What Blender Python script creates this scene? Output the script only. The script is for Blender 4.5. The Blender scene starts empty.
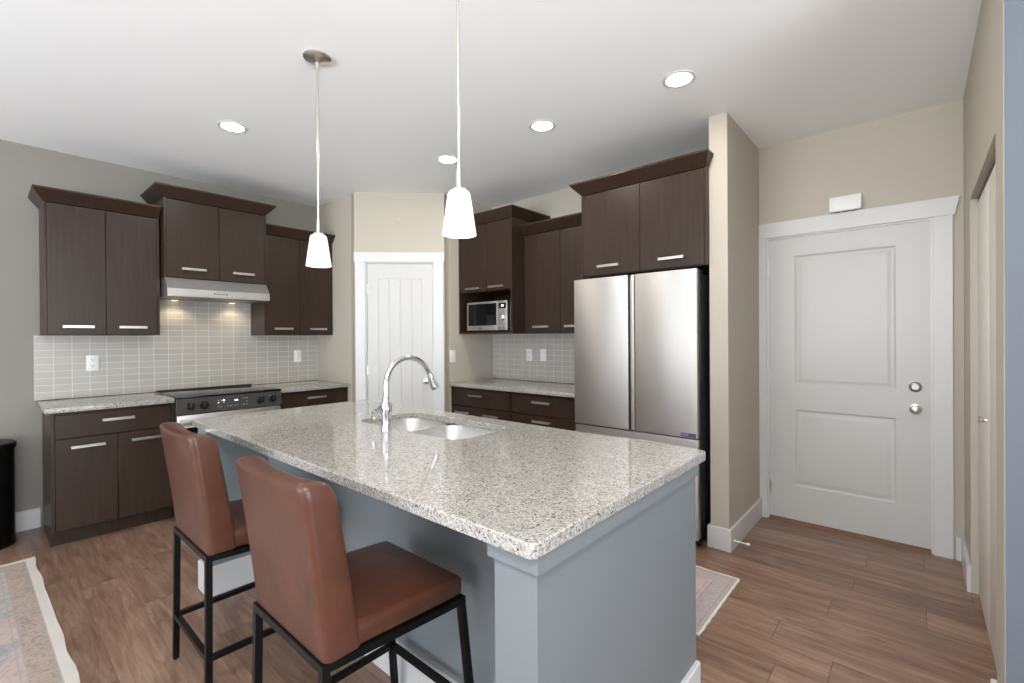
import bpy, bmesh, math, random
from mathutils import Vector, Matrix
random.seed(7)
SC = bpy.context.scene
COL = SC.collection
PI = math.pi

# ------------------------------------------------------------------ camera
CAM_H = 1.3457
f_px, phi, pit, rol = 465.74, math.radians(41.1213), math.radians(-0.19), math.radians(0.3623)
F = Vector((math.cos(pit) * math.cos(phi), math.cos(pit) * math.sin(phi), math.sin(pit)))
R0 = Vector((math.sin(phi), -math.cos(phi), 0))
U0 = R0.cross(F)
Rr = R0 * math.cos(rol) - U0 * math.sin(rol)
Ur = R0 * math.sin(rol) + U0 * math.cos(rol)
cam_data = bpy.data.cameras.new('camera')
cam = bpy.data.objects.new('camera', cam_data)
COL.objects.link(cam)
cam_data.sensor_width = 36
cam_data.lens = f_px / 1024 * 36
cam_data.shift_y = (339.31 - 341.5) / 1024
cam_data.clip_start = 0.02
M = Matrix((Rr, Ur, -F)).transposed().to_4x4()
M.translation = Vector((0, 0, CAM_H))
cam.matrix_world = M
SC.camera = cam

# ------------------------------------------------------------------ world + exposure
W = bpy.data.worlds.new('daylight')
SC.world = W
W.use_nodes = True
bg = W.node_tree.nodes['Background']
bg.inputs[0].default_value = (0.78, 0.88, 1.0, 1)
bg.inputs[1].default_value = 2.0
SC.view_settings.view_transform = 'Standard'
SC.view_settings.look = 'None'
SC.view_settings.gamma = 1.0
SC.view_settings.use_curve_mapping = False
SC.view_settings.exposure = 0.40

WIN_W, WIN_S, UPLIGHT_W, UPLIGHT_S, POT = 46.0, 2.0, 72.0, 118.0, 118.0
FILL_GLOBE = 50.0


def area_light(name, loc, rot, sx, sy, power, color, spread=180):
    l = bpy.data.lights.new(name, 'AREA')
    l.shape = 'RECTANGLE'; l.size = sx; l.size_y = sy; l.energy = power; l.color = color
    o = bpy.data.objects.new(name, l); COL.objects.link(o)
    o.location = loc; o.rotation_euler = rot; l.spread = math.radians(spread)
    return o


# daylight standing in the window openings of the living area behind the camera
area_light('window_daylight', (-3.72, 1.6, 1.24), (0, -PI / 2, 0), 2.3, 5.2, WIN_W, (0.88, 0.94, 1.0))
area_light('window_daylight', (-0.8, -3.72, 1.24), (PI / 2, 0, 0), 4.2, 2.3, WIN_S, (0.88, 0.94, 1.0))
# added uplights outside the windows to brighten the ceiling; no such source known
area_light('added_uplight', (-3.85, 1.6, 0.75), (0, -PI / 2 - math.radians(38), 0), 0.9, 5.2, UPLIGHT_W, (0.93, 0.97, 1.0), 115)
area_light('added_uplight', (-0.8, -3.85, 0.75), (PI / 2 + math.radians(38), 0, 0), 4.2, 0.9, UPLIGHT_S, (0.93, 0.97, 1.0), 115)

# ------------------------------------------------------------------ materials
def mat(name, col=(0.8, 0.8, 0.8), rough=0.5, metal=0.0, spec=0.5, coat=0.0, coat_r=0.1, emit=None, es=0.0):
    m = bpy.data.materials.new(name); m.use_nodes = True
    b = m.node_tree.nodes['Principled BSDF']
    b.inputs['Base Color'].default_value = (*col, 1)
    b.inputs['Roughness'].default_value = rough
    b.inputs['Metallic'].default_value = metal
    b.inputs['Specular IOR Level'].default_value = spec
    b.inputs['Coat Weight'].default_value = coat
    b.inputs['Coat Roughness'].default_value = coat_r
    if emit:
        b.inputs['Emission Color'].default_value = (*emit, 1)
        b.inputs['Emission Strength'].default_value = es
    return m


class NT:
    def __init__(s, m):
        s.t = m.node_tree; s.b = s.t.nodes['Principled BSDF']

    def n(s, typ, **kw):
        x = s.t.nodes.new(typ)
        for k, v in kw.items():
            if k.startswith('i_'):
                x.inputs[k[2:]].default_value = v
            else:
                setattr(x, k, v)
        return x

    def l(s, a, b):
        s.t.links.new(a, b)

    def coord(s, scale=(1, 1, 1), loc=(0, 0, 0), rot=(0, 0, 0), which='Object'):
        tc = s.n('ShaderNodeTexCoord'); mp = s.n('ShaderNodeMapping')
        mp.inputs['Scale'].default_value = scale; mp.inputs['Location'].default_value = loc
        mp.inputs['Rotation'].default_value = rot
        s.l(tc.outputs[which], mp.inputs['Vector'])
        return mp.outputs[0]

    def noise(s, vec, scale, detail=3, rough=0.5, dist=0.0):
        x = s.n('ShaderNodeTexNoise'); x.inputs['Scale'].default_value = scale
        x.inputs['Detail'].default_value = detail; x.inputs['Roughness'].default_value = rough
        x.inputs['Distortion'].default_value = dist
        s.l(vec, x.inputs['Vector'])
        return x.outputs['Fac']

    def ramp(s, fac, stops, interp='LINEAR'):
        x = s.n('ShaderNodeValToRGB'); cr = x.color_ramp; cr.interpolation = interp
        while len(cr.elements) < len(stops):
            cr.elements.new(0.5)
        for e, (p, c) in zip(cr.elements, stops):
            e.position = p
            e.color = (*c, 1) if len(c) == 3 else c
        s.l(fac, x.inputs[0])
        return x.outputs[0]

    def mix(s, fac, a, b, mode='MIX'):
        x = s.n('ShaderNodeMix', data_type='RGBA', blend_type=mode)
        for sock, v in ((x.inputs[0], fac), (x.inputs[6], a), (x.inputs[7], b)):
            if hasattr(v, 'is_linked') or hasattr(v, 'links'):
                s.l(v, sock)
            elif isinstance(v, (int, float)):
                sock.default_value = v
            else:
                sock.default_value = (*v, 1)
        return x.outputs[2]

    def math(s, op, a, b=None, c=None):
        x = s.n('ShaderNodeMath', operation=op)
        for i, v in enumerate((a, b, c)):
            if v is None: continue
            if isinstance(v, (int, float)): x.inputs[i].default_value = v
            else: s.l(v, x.inputs[i])
        return x.outputs[0]

    def bump(s, h, strength=0.1, dist=0.01):
        x = s.n('ShaderNodeBump'); x.inputs['Strength'].default_value = strength
        x.inputs['Distance'].default_value = dist
        s.l(h, x.inputs['Height']); s.l(x.outputs[0], s.b.inputs['Normal'])


def m_wall(name, col):
    m = mat(name, col, 0.6, spec=0.3); t = NT(m)
    v = t.coord(which='Generated' if False else 'Object')
    n = t.noise(v, 160, 2)
    t.bump(n, 0.06, 0.004)
    return m


M_WALL = m_wall('greige_paint', (0.49, 0.452, 0.378))
M_WALLD = m_wall('taupe_paint', (0.26, 0.243, 0.215))
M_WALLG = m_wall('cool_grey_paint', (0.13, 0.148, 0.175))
M_CEIL = m_wall('ceiling_white', (0.90, 0.905, 0.905))
M_TRIM = mat('trim_white', (0.64, 0.64, 0.635), 0.35)
M_DOOR = mat('door_white', (0.57, 0.565, 0.55), 0.4)
M_DOORC = mat('closet_door_white', (0.76, 0.72, 0.66), 0.45)
M_PLASTIC = mat('white_plastic', (0.82, 0.82, 0.80), 0.35)
M_SLOT = mat('outlet_slot', (0.05, 0.05, 0.05), 0.6)
M_NICKEL = mat('brushed_nickel', (0.66, 0.63, 0.59), 0.28, 1.0)
M_CHROME = mat('chrome', (0.74, 0.75, 0.77), 0.06, 1.0)
M_BLACK = mat('black_metal', (0.004, 0.004, 0.004), 0.35, spec=0.22)
M_BLACKP = mat('black_plastic', (0.012, 0.012, 0.012), 0.4)
M_GLASSB = mat('black_glass', (0.006, 0.006, 0.007), 0.04, 0.0, 0.6)
M_DARKSIDE = mat('fridge_side_grey', (0.035, 0.04, 0.045), 0.35, 0.3)
M_PANEL = mat('range_panel_graphite', (0.055, 0.053, 0.048), 0.38, 0.2)
M_GROUT = mat('rubber_dark', (0.01, 0.01, 0.01), 0.8)
M_ISLAND = mat('island_blue_grey_paint', (0.178, 0.200, 0.214), 0.45)
M_DISP = mat('display_white', (0.8, 0.9, 1), 0.5, emit=(0.85, 0.92, 1.0), es=1.2)
M_LEGEND = mat('panel_legend_grey', (0.35, 0.35, 0.34), 0.5)
M_BADGE = mat('badge_purple', (0.10, 0.06, 0.16), 0.35)


def m_cab(name, base, light, rough):
    m = mat(name, base, rough, spec=0.3); t = NT(m)
    v = t.coord((22, 22, 1.1)); n = t.noise(v, 3.0, 5, 0.6, 0.4)
    v2 = t.coord((1.6, 1.6, 1.0)); n2 = t.noise(v2, 1.8, 3)
    c = t.ramp(n, [(0.3, base), (0.72, light)])
    c = t.mix(t.ramp(n2, [(0.35, (0, 0, 0)), (0.7, (1, 1, 1))]), c, t.mix(0.25, c, light))
    t.l(c, t.b.inputs['Base Color'])
    t.bump(n, 0.05, 0.002)
    return m


M_CAB = m_cab('espresso_stained_wood', (0.022, 0.012, 0.0075), (0.040, 0.024, 0.0155), 0.36)
M_CABIN = mat('cabinet_interior_dark', (0.02, 0.015, 0.012), 0.5)


def m_steel(name, axis='z', col=(0.62, 0.60, 0.575), rough=0.28):
    m = mat(name, col, rough, 1.0); t = NT(m)
    sc = {'z': (30, 30, 2), 'x': (2, 220, 220)}[axis]
    n = t.noise(t.coord(sc), 2.0, 2)
    r = t.n('ShaderNodeMapRange'); t.l(n, r.inputs[0])
    r.inputs[3].default_value = rough - 0.06; r.inputs[4].default_value = rough + 0.08
    t.l(r.outputs[0], t.b.inputs['Roughness'])
    if axis == 'z':
        tg = t.n('ShaderNodeTangent', direction_type='RADIAL', axis='Z')
        t.l(tg.outputs[0], t.b.inputs['Tangent'])
        t.b.inputs['Anisotropic'].default_value = 0.8; t.b.inputs['Anisotropic Rotation'].default_value = 0.25
    return m


M_STEEL = m_steel('stainless_steel', 'z', rough=0.5)
M_STEELX = m_steel('stainless_steel_horizontal', 'x', (0.52, 0.505, 0.485), 0.38)
M_SINK = mat('sink_steel', (0.62, 0.615, 0.60), 0.45, 1.0)


def m_granite():
    m = mat('speckled_granite', (0.5, 0.47, 0.42), 0.07, spec=0.5); t = NT(m)
    v = t.coord()
    big = t.noise(v, 9, 3)
    base = t.ramp(big, [(0.35, (0.60, 0.57, 0.515)), (0.65, (0.68, 0.66, 0.61))])
    n1 = t.noise(v, 120, 3, 0.6)
    base = t.mix(t.ramp(n1, [(0.44, (0, 0, 0)), (0.54, (1, 1, 1))]), base, (0.46, 0.42, 0.365))
    vo = t.n('ShaderNodeTexVoronoi'); vo.inputs['Scale'].default_value = 260; t.l(v, vo.inputs['Vector'])
    sp = t.n('ShaderNodeSeparateColor'); t.l(vo.outputs['Color'], sp.inputs[0])
    dark = t.ramp(sp.outputs[0], [(0.86, (0, 0, 0)), (0.90, (1, 1, 1))])
    lite = t.ramp(sp.outputs[1], [(0.80, (0, 0, 0)), (0.85, (1, 1, 1))])
    cl = t.ramp(t.noise(v, 38, 2), [(0.36, (0.15, 0.15, 0.15)), (0.56, (1, 1, 1))])
    c = t.mix(t.mix(1.0, lite, (0.8, 0.8, 0.8), 'MULTIPLY'), base, (0.78, 0.77, 0.74))
    c = t.mix(t.mix(1.0, dark, cl, 'MULTIPLY'), c, (0.10, 0.09, 0.085))
    c = t.mix(1.0, c, (0.63, 0.635, 0.65), 'MULTIPLY')
    t.l(c, t.b.inputs['Base Color'])
    return m


M_GRAN = m_granite()


def m_floor():
    m = mat('brown_wood_plank', (0.2, 0.12, 0.09), 0.3, spec=0.45); t = NT(m)
    tc = t.n('ShaderNodeTexCoord'); sp = t.n('ShaderNodeSeparateXYZ'); t.l(tc.outputs['Object'], sp.inputs[0])
    PW, PL = 0.178, 1.22
    px = t.math('DIVIDE', sp.outputs[0], PW); ix = t.math('FLOOR', px); fx = t.math('FRACT', px)
    wn = t.n('ShaderNodeTexWhiteNoise', noise_dimensions='1D'); t.l(ix, wn.inputs['W'])
    py = t.math('ADD', t.math('DIVIDE', sp.outputs[1], PL), t.math('MULTIPLY', wn.outputs['Value'], 7.0))
    iy = t.math('FLOOR', py); fy = t.math('FRACT', py)
    cb = t.n('ShaderNodeCombineXYZ'); t.l(ix, cb.inputs[0]); t.l(iy, cb.inputs[1])
    wn2 = t.n('ShaderNodeTexWhiteNoise', noise_dimensions='3D'); t.l(cb.outputs[0], wn2.inputs['Vector'])
    # grain coordinates shift per plank
    off = t.math('MULTIPLY', wn2.outputs['Value'], 37.0)
    g = t.n('ShaderNodeCombineXYZ')
    t.l(t.math('ADD', t.math('MULTIPLY', sp.outputs[0], 7.0), off), g.inputs[0])
    t.l(t.math('ADD', t.math('MULTIPLY', sp.outputs[1], 0.75), off), g.inputs[1])
    t.l(off, g.inputs[2])
    n1 = t.noise(g.outputs[0], 2.2, 5, 0.6, 1.2)
    g2 = t.n('ShaderNodeCombineXYZ')
    t.l(t.math('ADD', t.math('MULTIPLY', sp.outputs[0], 60.0), off), g2.inputs[0])
    t.l(t.math('MULTIPLY', sp.outputs[1], 2.5), g2.inputs[1])
    n2 = t.noise(g2.outputs[0], 1.5, 3)
    wv = t.math('FRACT', t.math('MULTIPLY', t.noise(g.outputs[0], 1.1, 2, 0.4, 0.8), 9.0))
    c = t.ramp(n1, [(0.30, (0.110, 0.052, 0.031)), (0.5, (0.225, 0.130, 0.085)), (0.70, (0.36, 0.238, 0.170))])
    c = t.mix(0.35, c, t.ramp(n2, [(0.3, (0.14, 0.075, 0.055)), (0.7, (0.30, 0.205, 0.16))]))
    ring = t.ramp(wv, [(0.0, (0.72, 0.70, 0.68)), (0.14, (1, 1, 1)), (0.9, (1, 1, 1)), (1.0, (0.80, 0.78, 0.76))])
    c = t.mix(0.85, c, ring, 'MULTIPLY')
    tone = t.ramp(wn2.outputs['Value'], [(0, (0.86, 0.85, 0.84)), (1, (1.20, 1.20, 1.20))])
    c = t.mix(1.0, c, tone, 'MULTIPLY')
    kn = t.noise(g.outputs[0], 5.5, 1)
    c = t.mix(t.ramp(kn, [(0.76, (0, 0, 0)), (0.80, (0.8, 0.8, 0.8))]), c, (0.05, 0.028, 0.02))
    ex = t.math('MINIMUM', fx, t.math('SUBTRACT', 1.0, fx)); ey = t.math('MINIMUM', fy, t.math('SUBTRACT', 1.0, fy))
    gx = t.math('LESS_THAN', ex, 0.007); gy = t.math('LESS_THAN', ey, 0.0014)
    gap = t.math('MAXIMUM', t.math('MULTIPLY', gx, 0.35), t.math('MULTIPLY', gy, 0.7))
    c = t.mix(gap, c, (0.05, 0.028, 0.02))
    t.l(c, t.b.inputs['Base Color'])
    r = t.n('ShaderNodeMapRange'); t.l(n2, r.inputs[0]); r.inputs[3].default_value = 0.24; r.inputs[4].default_value = 0.38
    t.l(r.outputs[0], t.b.inputs['Roughness'])
    t.bump(n2, 0.04, 0.003)
    return m


M_FLOOR = m_floor()


def m_tile(name, axis, phase, z0):
    """stacked 10 x 5 cm glazed tile; axis = the wall's horizontal object axis"""
    m = mat(name, (0.5, 0.5, 0.46), 0.12, spec=0.35); t = NT(m)
    tc = t.n('ShaderNodeTexCoord'); sp = t.n('ShaderNodeSeparateXYZ'); t.l(tc.outputs['Object'], sp.inputs[0])
    u = t.math('DIVIDE', t.math('SUBTRACT', sp.outputs[axis], phase), 0.0995)
    w = t.math('DIVIDE', t.math('SUBTRACT', sp.outputs[2], z0), 0.0508)
    fu, fw = t.math('FRACT', u), t.math('FRACT', w)
    cb = t.n('ShaderNodeCombineXYZ'); t.l(t.math('FLOOR', u), cb.inputs[0]); t.l(t.math('FLOOR', w), cb.inputs[1])
    wn = t.n('ShaderNodeTexWhiteNoise', noise_dimensions='3D'); t.l(cb.outputs[0], wn.inputs['Vector'])
    eu = t.math('MINIMUM', fu, t.math('SUBTRACT', 1.0, fu)); ew = t.math('MINIMUM', fw, t.math('SUBTRACT', 1.0, fw))
    g = t.math('MAXIMUM', t.math('LESS_THAN', eu, 0.016), t.math('LESS_THAN', ew, 0.026))
    c = t.ramp(wn.outputs['Value'], [(0, (0.41, 0.39, 0.35)), (1, (0.44, 0.42, 0.38))])
    c = t.mix(g, c, (0.66, 0.65, 0.61))
    t.l(c, t.b.inputs['Base Color'])
    t.l(t.math('ADD', t.math('MULTIPLY', g, 0.4), 0.27), t.b.inputs['Roughness'])
    h = t.math('SUBTRACT', 1.0, g)
    t.bump(h, 0.25, 0.001)
    return m


def m_leather():
    m = mat('brown_leather', (0.12, 0.05, 0.03), 0.33, spec=0.5); t = NT(m)
    v = t.coord(); n = t.noise(v, 7, 4, 0.6)
    c = t.ramp(n, [(0.3, (0.058, 0.020, 0.011)), (0.7, (0.105, 0.038, 0.022))])
    t.l(c, t.b.inputs['Base Color'])
    w = t.noise(t.coord((1, 1, 1)), 14, 3, 0.5, 0.6)
    f = t.noise(v, 260, 2)
    t.bump(t.math('ADD', t.math('MULTIPLY', w, 0.8), t.math('MULTIPLY', f, 0.2)), 0.16, 0.008)
    return m


M_LEATHER = m_leather()


def m_rug(hx, hy, palette):
    """faded oriental pattern: ivory edge, thin guard lines, blush border, blurred field"""
    m = mat('faded_rug', (0.6, 0.55, 0.5), 0.95, spec=0.1); t = NT(m)
    tc = t.n('ShaderNodeTexCoord'); sp = t.n('ShaderNodeSeparateXYZ'); t.l(tc.outputs['Object'], sp.inputs[0])
    dx = t.math('SUBTRACT', hx, t.math('ABSOLUTE', sp.outputs[0]))
    dy = t.math('SUBTRACT', hy, t.math('ABSOLUTE', sp.outputs[1]))
    d = t.math('MINIMUM', dx, dy)
    v = tc.outputs['Object']
    a = t.noise(v, 3.2, 5, 0.7, 1.5); b = t.noise(v, 22, 4, 0.7, 1.0)
    field = t.ramp(a, palette['field'])
    field = t.mix(t.ramp(b, [(0.42, (0, 0, 0)), (0.6, (0.55, 0.55, 0.55))]), field, palette['mot'])
    vo = t.n('ShaderNodeTexVoronoi'); vo.inputs['Scale'].default_value = 9; vo.feature = 'SMOOTH_F1'; t.l(v, vo.inputs['Vector'])
    md = t.math('FRACT', t.math('MULTIPLY', vo.outputs['Distance'], 5.0))
    field = t.mix(t.ramp(md, [(0.0, (0.28, 0.28, 0.28)), (0.25, (0, 0, 0)), (1, (0, 0, 0))]), field, palette['line'])
    bord = t.mix(t.ramp(t.noise(v, 30, 3, 0.6, 2.0), [(0.45, (0, 0, 0)), (0.6, (0.5, 0.5, 0.5))]), palette['border'], palette['line'])
    w0, w1, w2 = palette['w']
    in_b = t.math('GREATER_THAN', d, w0)
    in_f = t.math('GREATER_THAN', d, w2)
    c = t.mix(in_b, palette['edge'], bord)
    c = t.mix(in_f, c, field)
    for p in (w0, w1, w2, w2 + 0.02):
        ln = t.math('LESS_THAN', t.math('ABSOLUTE', t.math('SUBTRACT', d, p)), 0.0035)
        c = t.mix(t.math('MULTIPLY', ln, 0.55), c, palette['guard'])
    c = t.mix(0.35, c, t.ramp(t.noise(v, 3.5, 2), [(0.3, (0.85, 0.85, 0.86)), (0.7, (1.1, 1.08, 1.06))]), 'MULTIPLY')
    t.l(c, t.b.inputs['Base Color'])
    t.bump(t.noise(v, 400, 1), 0.3, 0.003)
    return m


# ------------------------------------------------------------------ mesh helpers
def new():
    return bmesh.new()


def box(bm, x0, x1, y0, y1, z0, z1, bev=0.0, seg=2):
    x0, x1 = sorted((x0, x1)); y0, y1 = sorted((y0, y1)); z0, z1 = sorted((z0, z1))
    r = bmesh.ops.create_cube(bm, size=1.0)
    vs = r['verts']
    for v in vs:
        v.co.x = x0 + (v.co.x + 0.5) * (x1 - x0)
        v.co.y = y0 + (v.co.y + 0.5) * (y1 - y0)
        v.co.z = z0 + (v.co.z + 0.5) * (z1 - z0)
    if bev > 0:
        es = list({e for v in vs for e in v.link_edges})
        bmesh.ops.bevel(bm, geom=es, offset=bev, segments=seg, profile=0.5, affect='EDGES')
    return vs


def prism(bm, pts, ax, a0, a1):
    """extrude polygon pts (in the two other axes) along axis ax from a0 to a1"""
    def mk(p, a):
        q = [0, 0, 0]; o = [i for i in range(3) if i != ax]
        q[o[0]], q[o[1]] = p; q[ax] = a
        return bm.verts.new(q)
    A = [mk(p, a0) for p in pts]; B = [mk(p, a1) for p in pts]
    n = len(pts)
    bm.faces.new(A); bm.faces.new(B[::-1])
    for i in range(n):
        bm.faces.new((A[i], B[i], B[(i + 1) % n], A[(i + 1) % n]))


def lathe(bm, prof, c=(0, 0, 0), ax=2, seg=32, cap=True):
    """prof: (radius, height) list revolved about axis ax through c"""
    rings = []
    for r, h in prof:
        ring = []
        for i in range(seg):
            a = 2 * PI * i / seg
            q = [0, 0, 0]; o = [i2 for i2 in range(3) if i2 != ax]
            q[o[0]] = r * math.cos(a); q[o[1]] = r * math.sin(a); q[ax] = h
            ring.append(bm.verts.new((q[0] + c[0], q[1] + c[1], q[2] + c[2])))
        rings.append(ring)
    for a, b in zip(rings, rings[1:]):
        for i in range(seg):
            bm.faces.new((a[i], a[(i + 1) % seg], b[(i + 1) % seg], b[i]))
    if cap:
        bm.faces.new(rings[0][::-1]); bm.faces.new(rings[-1])


def tube(bm, pts, r, seg=14, cap=True):
    pts = [Vector(p) for p in pts]
    rs = r if isinstance(r, (list, tuple)) else [r] * len(pts)
    up = None; rings = []
    for i, p in enumerate(pts):
        d = ((pts[min(i + 1, len(pts) - 1)] - pts[max(i - 1, 0)])).normalized()
        if up is None:
            up = Vector((0, 0, 1)) if abs(d.z) < 0.9 else Vector((0, 1, 0))
        s = d.cross(up).normalized(); up = s.cross(d).normalized()
        rings.append([bm.verts.new(p + (s * math.cos(2 * PI * k / seg) + up * math.sin(2 * PI * k / seg)) * rs[i]) for k in range(seg)])
    for a, b in zip(rings, rings[1:]):
        for i in range(seg):
            bm.faces.new((a[i], a[(i + 1) % seg], b[(i + 1) % seg], b[i]))
    if cap:
        bm.faces.new(rings[0][::-1]); bm.faces.new(rings[-1])


def bar(bm, p0, p1, w, h=None, side=None):
    """rectangular bar between two points"""
    h = h or w
    p0, p1 = Vector(p0), Vector(p1); d = (p1 - p0).normalized()
    side = Vector(side) if side else (Vector((0, 0, 1)) if abs(d.z) < 0.8 else Vector((0, 1, 0)))
    s = d.cross(side).normalized(); u = s.cross(d).normalized()
    R = []
    for p in (p0, p1):
        R.append([bm.verts.new(p + s * (a * w / 2) + u * (b * h / 2)) for a, b in ((-1, -1), (1, -1), (1, 1), (-1, 1))])
    for i in range(4):
        bm.faces.new((R[0][i], R[0][(i + 1) % 4], R[1][(i + 1) % 4], R[1][i]))
    bm.faces.new(R[0][::-1]); bm.faces.new(R[1])


def obj(name, bm, m, parent=None, smooth=True, world=False, label=None, bevel=0.0, sub=0):
    bmesh.ops.recalc_face_normals(bm, faces=bm.faces[:])
    if world and parent is not None:
        mw = parent.matrix_basis.copy(); p = parent.parent
        while p is not None:
            mw = p.matrix_basis @ mw; p = p.parent
        bm.transform(mw.inverted())
    me = bpy.data.meshes.new(name); bm.to_mesh(me); bm.free()
    me.materials.append(m)
    o = bpy.data.objects.new(name, me); COL.objects.link(o)
    if parent is not None: o.parent = parent
    if bevel > 0:
        b = o.modifiers.new('bevel', 'BEVEL'); b.width = bevel; b.segments = 2; b.limit_method = 'ANGLE'; b.angle_limit = 0.7
    if sub:
        s = o.modifiers.new('sub', 'SUBSURF'); s.levels = sub; s.render_levels = sub
    if smooth:
        me.shade_smooth()
        me.set_sharp_from_angle(angle=math.radians(38))
    if label: o['label'] = label
    return o


def thing(name, label, cat, loc=(0, 0, 0), rz=0.0, group=None):
    o = bpy.data.objects.new(name, None); COL.objects.link(o)
    o.empty_display_size = 0.1
    o.location = loc; o.rotation_euler = (0, 0, rz)
    # matrix_basis is available right away
    o['label'] = label; o['category'] = cat
    if group: o['group'] = group
    return o


def struct(name, bm, m, parent=None, **kw):
    o = obj(name, bm, m, parent, **kw)
    if parent is None: o['kind'] = 'structure'
    return o


def copy_tree(o, parent=None):
    c = o.copy(); COL.objects.link(c)
    if parent is not None: c.parent = parent
    for ch in list(o.children):
        copy_tree(ch, c)
    return c


def rrect(x0, x1, y0, y1, r, seg=8):
    pts = []
    for cx, cy, a0 in ((x1 - r, y1 - r, 0), (x0 + r, y1 - r, PI / 2), (x0 + r, y0 + r, PI), (x1 - r, y0 + r, 1.5 * PI)):
        for k in range(seg + 1):
            a = a0 + PI / 2 * k / seg
            pts.append((cx + r * math.cos(a), cy + r * math.sin(a)))
    return pts


# ------------------------------------------------------------------ room dimensions
H = 2.745
YR = 4.797          # range wall
XP, YP = 2.362, 4.055   # pantry corner, range side
XQ, YQ = 2.966, 3.449   # pantry corner, fridge side
XF = 3.649          # fridge wall
CX, CY0, CY1 = 3.082, 0.897, 1.008   # wall stub beside the fridge
XD = 3.848          # entry wall
YC = -0.203         # closet wall
XG = 2.13           # end of the closet wall
XW, YS = -3.7, -3.7  # living area walls

# floor and ceiling
b = new(); box(b, XW - 0.2, XD + 0.3, YS - 0.2, YR + 0.2, -0.1, 0.0); struct('floor', b, M_FLOOR, smooth=False)
b = new(); box(b, XW - 0.2, XD + 0.3, YS - 0.2, YR + 0.2, H, H + 0.1); struct('ceiling', b, M_CEIL, smooth=False)
# kitchen walls
b = new(); box(b, XW, XP + 0.0, YR, YR + 0.12, 0, H); struct('wall_left', b, M_WALLD, smooth=False)
b = new(); box(b, XP, XP + 0.1, YP + 0.06, YR + 0.12, 0, H); struct('wall_pantry_left', b, M_WALL, smooth=False)
b = new(); box(b, XQ + 0.06, XF + 0.1, YQ, YQ + 0.1, 0, H); struct('wall_pantry_right', b, M_WALL, smooth=False)
b = new(); box(b, XF, XF + 0.1, CY1, YQ, 0, H); struct('wall_back', b, M_WALL, smooth=False)
b = new(); box(b, CX, XD, CY0, CY1, 0, H); struct('wall_fridge_side', b, M_WALL, smooth=False)


def wall_open(name, m, p0, p1, th, o0, o1, z0, z1):
    """wall between p0 and p1 (thickness th to the left of p0->p1) with one opening o0..o1 x z0..z1"""
    p0, p1 = Vector((*p0, 0)), Vector((*p1, 0)); d = (p1 - p0); L = d.length; d.normalize()
    n = Vector((-d.y, d.x, 0))
    bm = new()
    us, zs = [0, o0, o1, L], [0, z0, z1, H]
    if z0 <= 0: zs = [0, z1, H]
    for j in range(len(zs) - 1):
        for i in range(3):
            hole = (i == 1) and (zs[j] >= z0 - 1e-6 and zs[j + 1] <= z1 + 1e-6)
            if hole: continue
            a, c = us[i], us[i + 1]
            vs = []
            for w in (0, th):
                for (u, z) in ((a, zs[j]), (c, zs[j]), (c, zs[j + 1]), (a, zs[j + 1])):
                    vs.append(bm.verts.new(p0 + d * u + n * w + Vector((0, 0, z))))
            for f in ((0, 1, 2, 3), (7, 6, 5, 4), (0, 4, 5, 1), (1, 5, 6, 2), (2, 6, 7, 3), (3, 7, 4, 0)):
                bm.faces.new([vs[k] for k in f])
    bmesh.ops.remove_doubles(bm, verts=bm.verts[:], dist=1e-5)
    # drop internal faces left between the joined blocks
    seen = {}
    for fc in bm.faces[:]:
        k = tuple(round(x, 4) for x in fc.calc_center_median())
        seen.setdefault(k, []).append(fc)
    kill = [f for v in seen.values() if len(v) > 1 for f in v]
    bmesh.ops.delete(bm, geom=kill, context='FACES')
    return struct(name, bm, m, smooth=False)


DL = math.hypot(XQ - XP, YQ - YP)   # diagonal length
dmid = DL / 2
wall_open('wall_pantry', M_WALL, (XP, YP), (XQ, YQ), 0.1, dmid - 0.325, dmid + 0.325, 0, 2.075)
wall_open('wall_entry', M_WALL, (XD, CY1), (XD, YC - 0.1), 0.12, CY1 - 0.848, CY1 + 0.068, 0, 2.065)
wall_open('wall_closet', M_WALL, (XD + 0.12, YC), (XG, YC), 0.1, XD + 0.12 - 3.40, XD + 0.12 - 2.33, 0, 2.05)
b = new(); box(b, XG, XG + 0.1, YS, YC - 0.1, 0, H); struct('wall_right', b, M_WALLG, smooth=False)
# thin skin of grey paint on the end of the closet wall
b = new(); box(b, XG - 0.004, XG, YC - 0.1, YC - 0.002, 0, H); struct('wall_end', b, M_WALLG, smooth=False)
# living area walls with windows behind the camera
wall_open('wall_living_left', M_TRIM, (XW, YR), (XW, YS), -0.14, YR - 4.2, YR + 1.0, 0.08, 2.4)
wall_open('wall_living_back', M_TRIM, (XW, YS), (XG + 0.1, YS), -0.14, -2.9 - XW, 1.3 - XW, 0.08, 2.4)

M_PANE = bpy.data.materials.new('window_glass'); M_PANE.use_nodes = True
nt = M_PANE.node_tree; nt.nodes.clear()
o_ = nt.nodes.new('ShaderNodeOutputMaterial'); tr = nt.nodes.new('ShaderNodeBsdfTransparent'); gl = nt.nodes.new('ShaderNodeBsdfGlossy')
gl.inputs['Roughness'].default_value = 0.02; mx = nt.nodes.new('ShaderNodeMixShader'); mx.inputs[0].default_value = 0.06
nt.links.new(tr.outputs[0], mx.inputs[1]); nt.links.new(gl.outputs[0], mx.inputs[2]); nt.links.new(mx.outputs[0], o_.inputs[0])


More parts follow.
